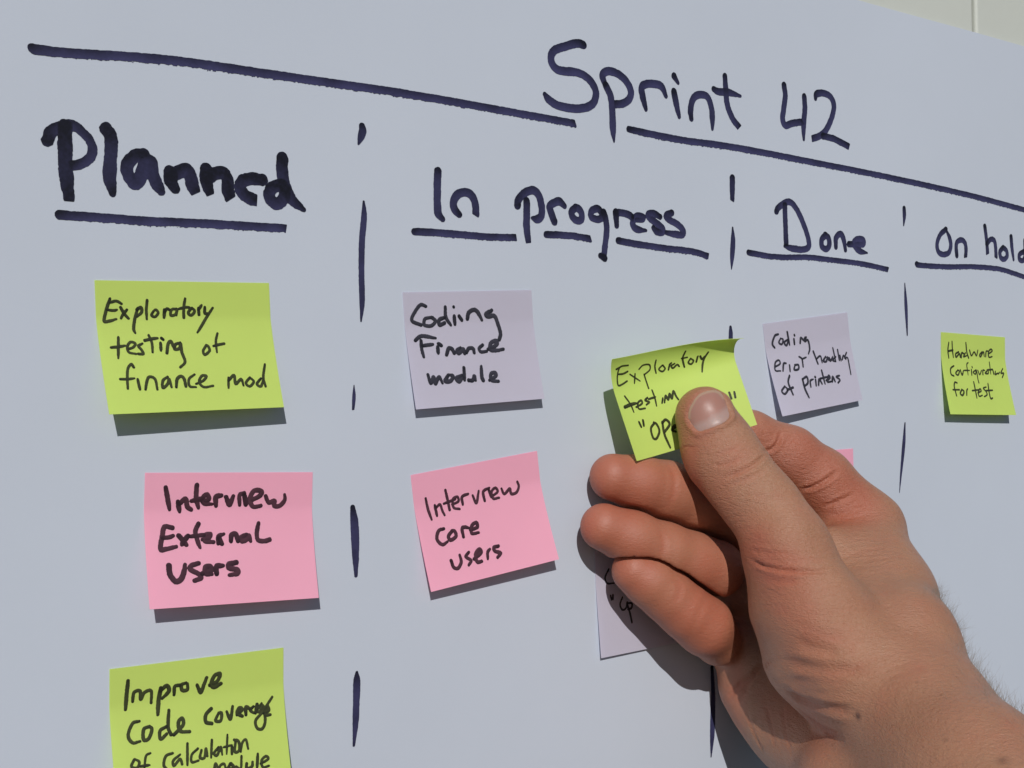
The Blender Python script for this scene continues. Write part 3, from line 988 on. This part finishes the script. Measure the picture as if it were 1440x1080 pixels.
# flushed zones of the skin
for px_, py_, r_, a_ in ((850, 672, 10, .8), (840, 740, 10, .8), (882, 800, 9, .85), (900, 690, 11, .35), (1000, 870, 10, .6), (985, 900, 9, .5), (1000, 800, 9, .2),
                         (1060, 600, 10, .6), (1110, 640, 14, .75), (1150, 640, 12, .6), (1165, 700, 12, .75), (1205, 720, 10, .5), (1210, 690, 11, .45),
                         (975, 570, 8, .5), (975, 620, 8, .5), (1010, 690, 9, .5), (1050, 760, 9, .55), (1075, 795, 9, .7), (1110, 800, 8, .4), (1100, 860, 12, .3), (1150, 1015, 14, .5), (1110, 1000, 12, .35),
                         (930, 870, 8, .3), (1040, 640, 6, .4), (1130, 880, 12, .25)):
    blob(red, px_, py_, r_, a_)
for px_, py_, r_, a_ in ((1207, 1007, 1.1, 1.0), (1410, 1070, 1.6, .5), (1255, 1020, .5, .5), (1290, 960, .5, .4), (1330, 1040, .6, .5), (1190, 990, .4, .3)):
    blob(dark, px_, py_, r_, a_)

finger = np.clip((1055 - HPX[:, 0]) / 15, 0, 1) * np.clip((35 - HV[:, 2]) / 4, 0, 1) * (HPX[:, 1] > 628)
red += 0.55 * finger
red += 0.06

for px_, py_, r_, a_ in ((1290, 850, 14, .15), (1330, 930, 16, .15), (1385, 1010, 16, .15), (1250, 780, 12, .12), (1140, 720, 9, .2)):
    blob(red, px_, py_, r_, a_)
for k in range(240):
    blob(red, rng.uniform(950, 1430), rng.uniform(560, 1075), rng.uniform(1.2, 4.5), rng.uniform(-.14, .2))
red = np.clip(red, 0, 1)

# thumbnail bed: outline in the photo, nail faces the viewer
NAIL = np.array([(967, 588), (968, 578), (972, 569), (981, 556), (994, 549.5), (1006, 548), (1014, 552), (1020, 562), (1025, 577), (1026, 587), (1016, 596), (994, 604.5), (982, 607), (973, 598)])
NAIL = np.concatenate([NAIL, NAIL[:1]])
nq = spline([(a, b, 1) for a, b in NAIL], step=6)[:-1, :2]
ncen = np.array([996.0, 578.0])


def nail_frac(P):
    """1 on the nail outline, <1 inside"""
    d = P - ncen
    ang = np.arctan2(d[:, 1], d[:, 0]); rr = np.hypot(d[:, 0], d[:, 1])
    oa = np.arctan2(nq[:, 1] - ncen[1], nq[:, 0] - ncen[0]); orr = np.hypot(nq[:, 0] - ncen[0], nq[:, 1] - ncen[1])
    o_ = np.argsort(oa)
    R_ = np.interp(ang, oa[o_], orr[o_], period=2 * math.pi)
    return rr / R_, ang


near = np.where((np.hypot(*(HPX - ncen).T) < 70) & ((NRM * (CAMP - HV)).sum(1) > 0) & (HV[:, 2] > 22))[0]
fr, an = nail_frac(HPX[near])
dirp = np.array([0.49, 0.87])                                   # towards the base of the nail
fold = np.clip(0.55 + 0.65 * (np.cos(an) * dirp[0] + np.sin(an) * dirp[1]), 0.12, 1.1)
disp[near] += np.where(fr < 1.0, -0.75 * np.clip((1.0 - fr) / 0.12, 0, 1), 0) + 0.9 * fold * np.exp(-((fr - 1.13) / 0.11) ** 2)
red[near] += 0.08 * np.exp(-((fr - 1.1) / 0.12) ** 2)

HV2 = HV + NRM * disp[:, None]
sq = NT('skin')
at_r = sq.n('ShaderNodeAttribute', attribute_name='flush').outputs['Fac']
at_d = sq.n('ShaderNodeAttribute', attribute_name='mole').outputs['Fac']
mott = sq.noise(60, 5, .6)
mott2 = sq.noise(260, 4, .6)
c0 = sq.mixc(mott, (0.325, 0.160, 0.086), (0.465, 0.245, 0.140))
c1 = sq.mixc(sq.math('MULTIPLY', at_r, 0.85), c0, (0.42, 0.116, 0.064))
c2 = sq.mixc(sq.math('MULTIPLY', mott2, 0.35), c1, (0.40, 0.155, 0.10))
c3 = sq.mixc(at_d, c2, (0.09, 0.035, 0.02))
sq.l(c3, sq.bsdf.inputs['Base Color'])
sq.bsdf.inputs['Subsurface Weight'].default_value = 0.18
sq.bsdf.inputs['Subsurface Radius'].default_value = (1.0, 0.35, 0.18)
sq.bsdf.inputs['Subsurface Scale'].default_value = 0.0016
sq.bsdf.inputs['Roughness'].default_value = 0.46
sq.bsdf.inputs['Specular IOR Level'].default_value = 0.6
vor = sq.n('ShaderNodeTexVoronoi', i_Scale=1300.0)
vor.feature = 'DISTANCE_TO_EDGE'
sq.l(sq.coord(), vor.inputs['Vector'])
mp = sq.n('ShaderNodeMapping')
mp.inputs['Scale'].default_value = (1.0, 1.0, 3.2)
sq.l(sq.coord(), mp.inputs['Vector'])
lines = sq.noise(640, 5, .65, mp.outputs['Vector'])
vm = sq.math('MINIMUM', vor.outputs['Distance'], 0.25)
pad_ = sq.math('SUBTRACT', 1.0, sq.n('ShaderNodeAttribute', attribute_name='pad').outputs['Fac'])
lines = sq.math('MULTIPLY', lines, pad_)
vm = sq.math('MULTIPLY', vm, pad_)
b0 = sq.bump(sq.math('MULTIPLY', sq.noise(300, 4, .6, mp.outputs['Vector']), pad_), 0.32, 0.0011)
b1 = sq.bump(lines, 0.7, 0.0008, b0)
b2 = sq.bump(vm, 0.4, 0.0004, b1)
b3 = sq.bump(sq.noise(2600, 3), 0.2, 0.0002, b2)
sq.l(b3, sq.bsdf.inputs['Normal'])
rr_ = sq.n('ShaderNodeMapRange')
rr_.inputs['To Min'].default_value = 0.28; rr_.inputs['To Max'].default_value = 0.48
sq.l(mott2, rr_.inputs['Value'])
sq.l(sq.math('ADD', rr_.outputs[0], sq.math('MULTIPLY', sq.math('SUBTRACT', 1.0, pad_), 0.22)), sq.bsdf.inputs['Roughness'])
M_SKIN = sq.mat

person = obj('person', HV2, HF, M_SKIN, loc=at(1250, 950, 80))
tag(person, 'bare right hand and hairy forearm, thumb and index finger pinching a note', 'person')
for nm, arr in (('flush', red), ('mole', dark), ('pad', np.clip(finger * 0.7, 0, 1))):
    a_ = person.data.attributes.new(nm, 'FLOAT', 'POINT')
    a_.data.foreach_set('value', np.clip(arr, 0, 1).astype(np.float32))

# thumbnail
nr, na = 16, 56
V, Fn, lun = [], [], []
for i in range(nr + 1):
    f_ = i / nr * 1.03
    for j in range(na):
        q = nq[int(j * len(nq) / na) % len(nq)]
        p2 = ncen + (q - ncen) * f_
        h_ = hit(*p2)
        if h_ is None:
            h_ = V[-na]
        base_dir = (p2 - ncen) @ dirp / 30.0
        n_ = to_cam
        V.append(h_ + n_ * (0.42 * (1 - f_ ** 4) - 0.25 * f_ ** 8 + 0.25 * max(0, -base_dir) * (f_ < 1.01)))
        lun.append(np.clip((base_dir - 0.28 + 0.10 * ((p2 - ncen) @ np.array([0.87, -0.49]) / 30) ** 2) * 4 + 0.3, 0, 1))
for i in range(nr):
    for j in range(na):
        a, b = i * na + j, i * na + (j + 1) % na
        Fn.append((a, a + na, b + na, b) if True else None)
V = np.array(V)
Vs = V.copy()
nq_ = NT('nail')
la = nq_.n('ShaderNodeAttribute', attribute_name='lunula').outputs['Fac']
ea = nq_.n('ShaderNodeAttribute', attribute_name='edge').outputs['Fac']
cc = nq_.mixc(la, (0.37, 0.19, 0.15), (0.40, 0.265, 0.23))
cc = nq_.mixc(ea, cc, (0.44, 0.30, 0.21))
nq_.l(cc, nq_.bsdf.inputs['Base Color'])
nq_.bsdf.inputs['Roughness'].default_value = 0.38
nq_.bsdf.inputs['Specular IOR Level'].default_value = 0.3
nq_.bsdf.inputs['Subsurface Weight'].default_value = 0.2
nq_.bsdf.inputs['Subsurface Radius'].default_value = (1, .4, .25)
nq_.bsdf.inputs['Subsurface Scale'].default_value = 0.001
nq_.l(nq_.bump(nq_.noise(500, 3), 0.12, 0.0004), nq_.bsdf.inputs['Normal'])
nail = obj('fingernail', V, Fn, nq_.mat, person)
edge = np.zeros(len(V))
for i in range(nr + 1):
    for j in range(na):
        q = nq[int(j * len(nq) / na) % len(nq)] - ncen
        if i >= nr - 2 and q @ dirp < -5:
            edge[i * na + j] = 0.8
for nm, arr in (('lunula', np.array(lun)), ('edge', edge)):
    a_ = nail.data.attributes.new(nm, 'FLOAT', 'POINT')
    a_.data.foreach_set('value', np.asarray(arr, np.float32))
nail['label'] = 'thumbnail with a pale half moon'

# fine hairs on the forearm and the wrist
hq = NT('arm_hair')
hq.l(hq.mixc(hq.noise(200, 2), (0.16, 0.13, 0.10), (0.36, 0.31, 0.25)), hq.bsdf.inputs['Base Color'])
hq.bsdf.inputs['Roughness'].default_value = 0.4
down = ax
cand = np.where((HPX[:, 0] > 1290) & (HPX[:, 1] > 830))[0]
back = ((HV - at(1305, 1022, 100)) @ np.array([0.82, 0.3, -0.3]))
V, Fh = [], []
side = np.cross(ax, to_cam); side /= np.linalg.norm(side)
if side @ (at(1400, 950, 100) - at(1300, 1050, 100)) < 0:
    side = -side
facing = np.abs((NRM[cand] * (CAMP - HV[cand])).sum(1)) / np.linalg.norm(CAMP - HV[cand], axis=1)
wgt = np.clip(NRM[cand] @ side, 0, 1) * np.exp(-(facing / 0.28) ** 2) + 0.02 * np.clip(NRM[cand] @ side - 0.2, 0, 1)
wgt /= wgt.sum()
for c in rng.choice(cand, 2800, p=wgt):
    p0 = HV2[c]; n0 = NRM[c]
    L = rng.uniform(3, 8)
    g = n0 * rng.uniform(.3, .9) - ax * rng.uniform(.2, 1.0) + rng.normal(0, .22, 3)
    g /= np.linalg.norm(g)
    bend = -n0 * rng.uniform(.1, .5) - ax * rng.uniform(0, .4) + rng.normal(0, .25, 3)
    r0 = rng.uniform(0.026, 0.044)
    sx_ = np.cross(g, [0.3, 0.5, 0.8]); sx_ /= np.linalg.norm(sx_)
    sy_ = np.cross(g, sx_)
    st = len(V)
    for k in range(6):
        t = k / 5
        c_ = p0 - n0 * 0.2 + g * L * t + bend * L * 0.5 * t * t
        rr2 = r0 * (1 - 0.8 * t)
        for q in range(3):
            a = q * 2.0944
            V.append(c_ + sx_ * math.cos(a) * rr2 + sy_ * math.sin(a) * rr2)
    for k in range(5):
        for q in range(3):
            a, b = st + k * 3 + q, st + k * 3 + (q + 1) % 3
            Fh.append((a, b, b + 3, a + 3))
hair = obj('arm_hair', np.array(V), Fh, hq.mat, person)
hair['kind'] = 'stuff'
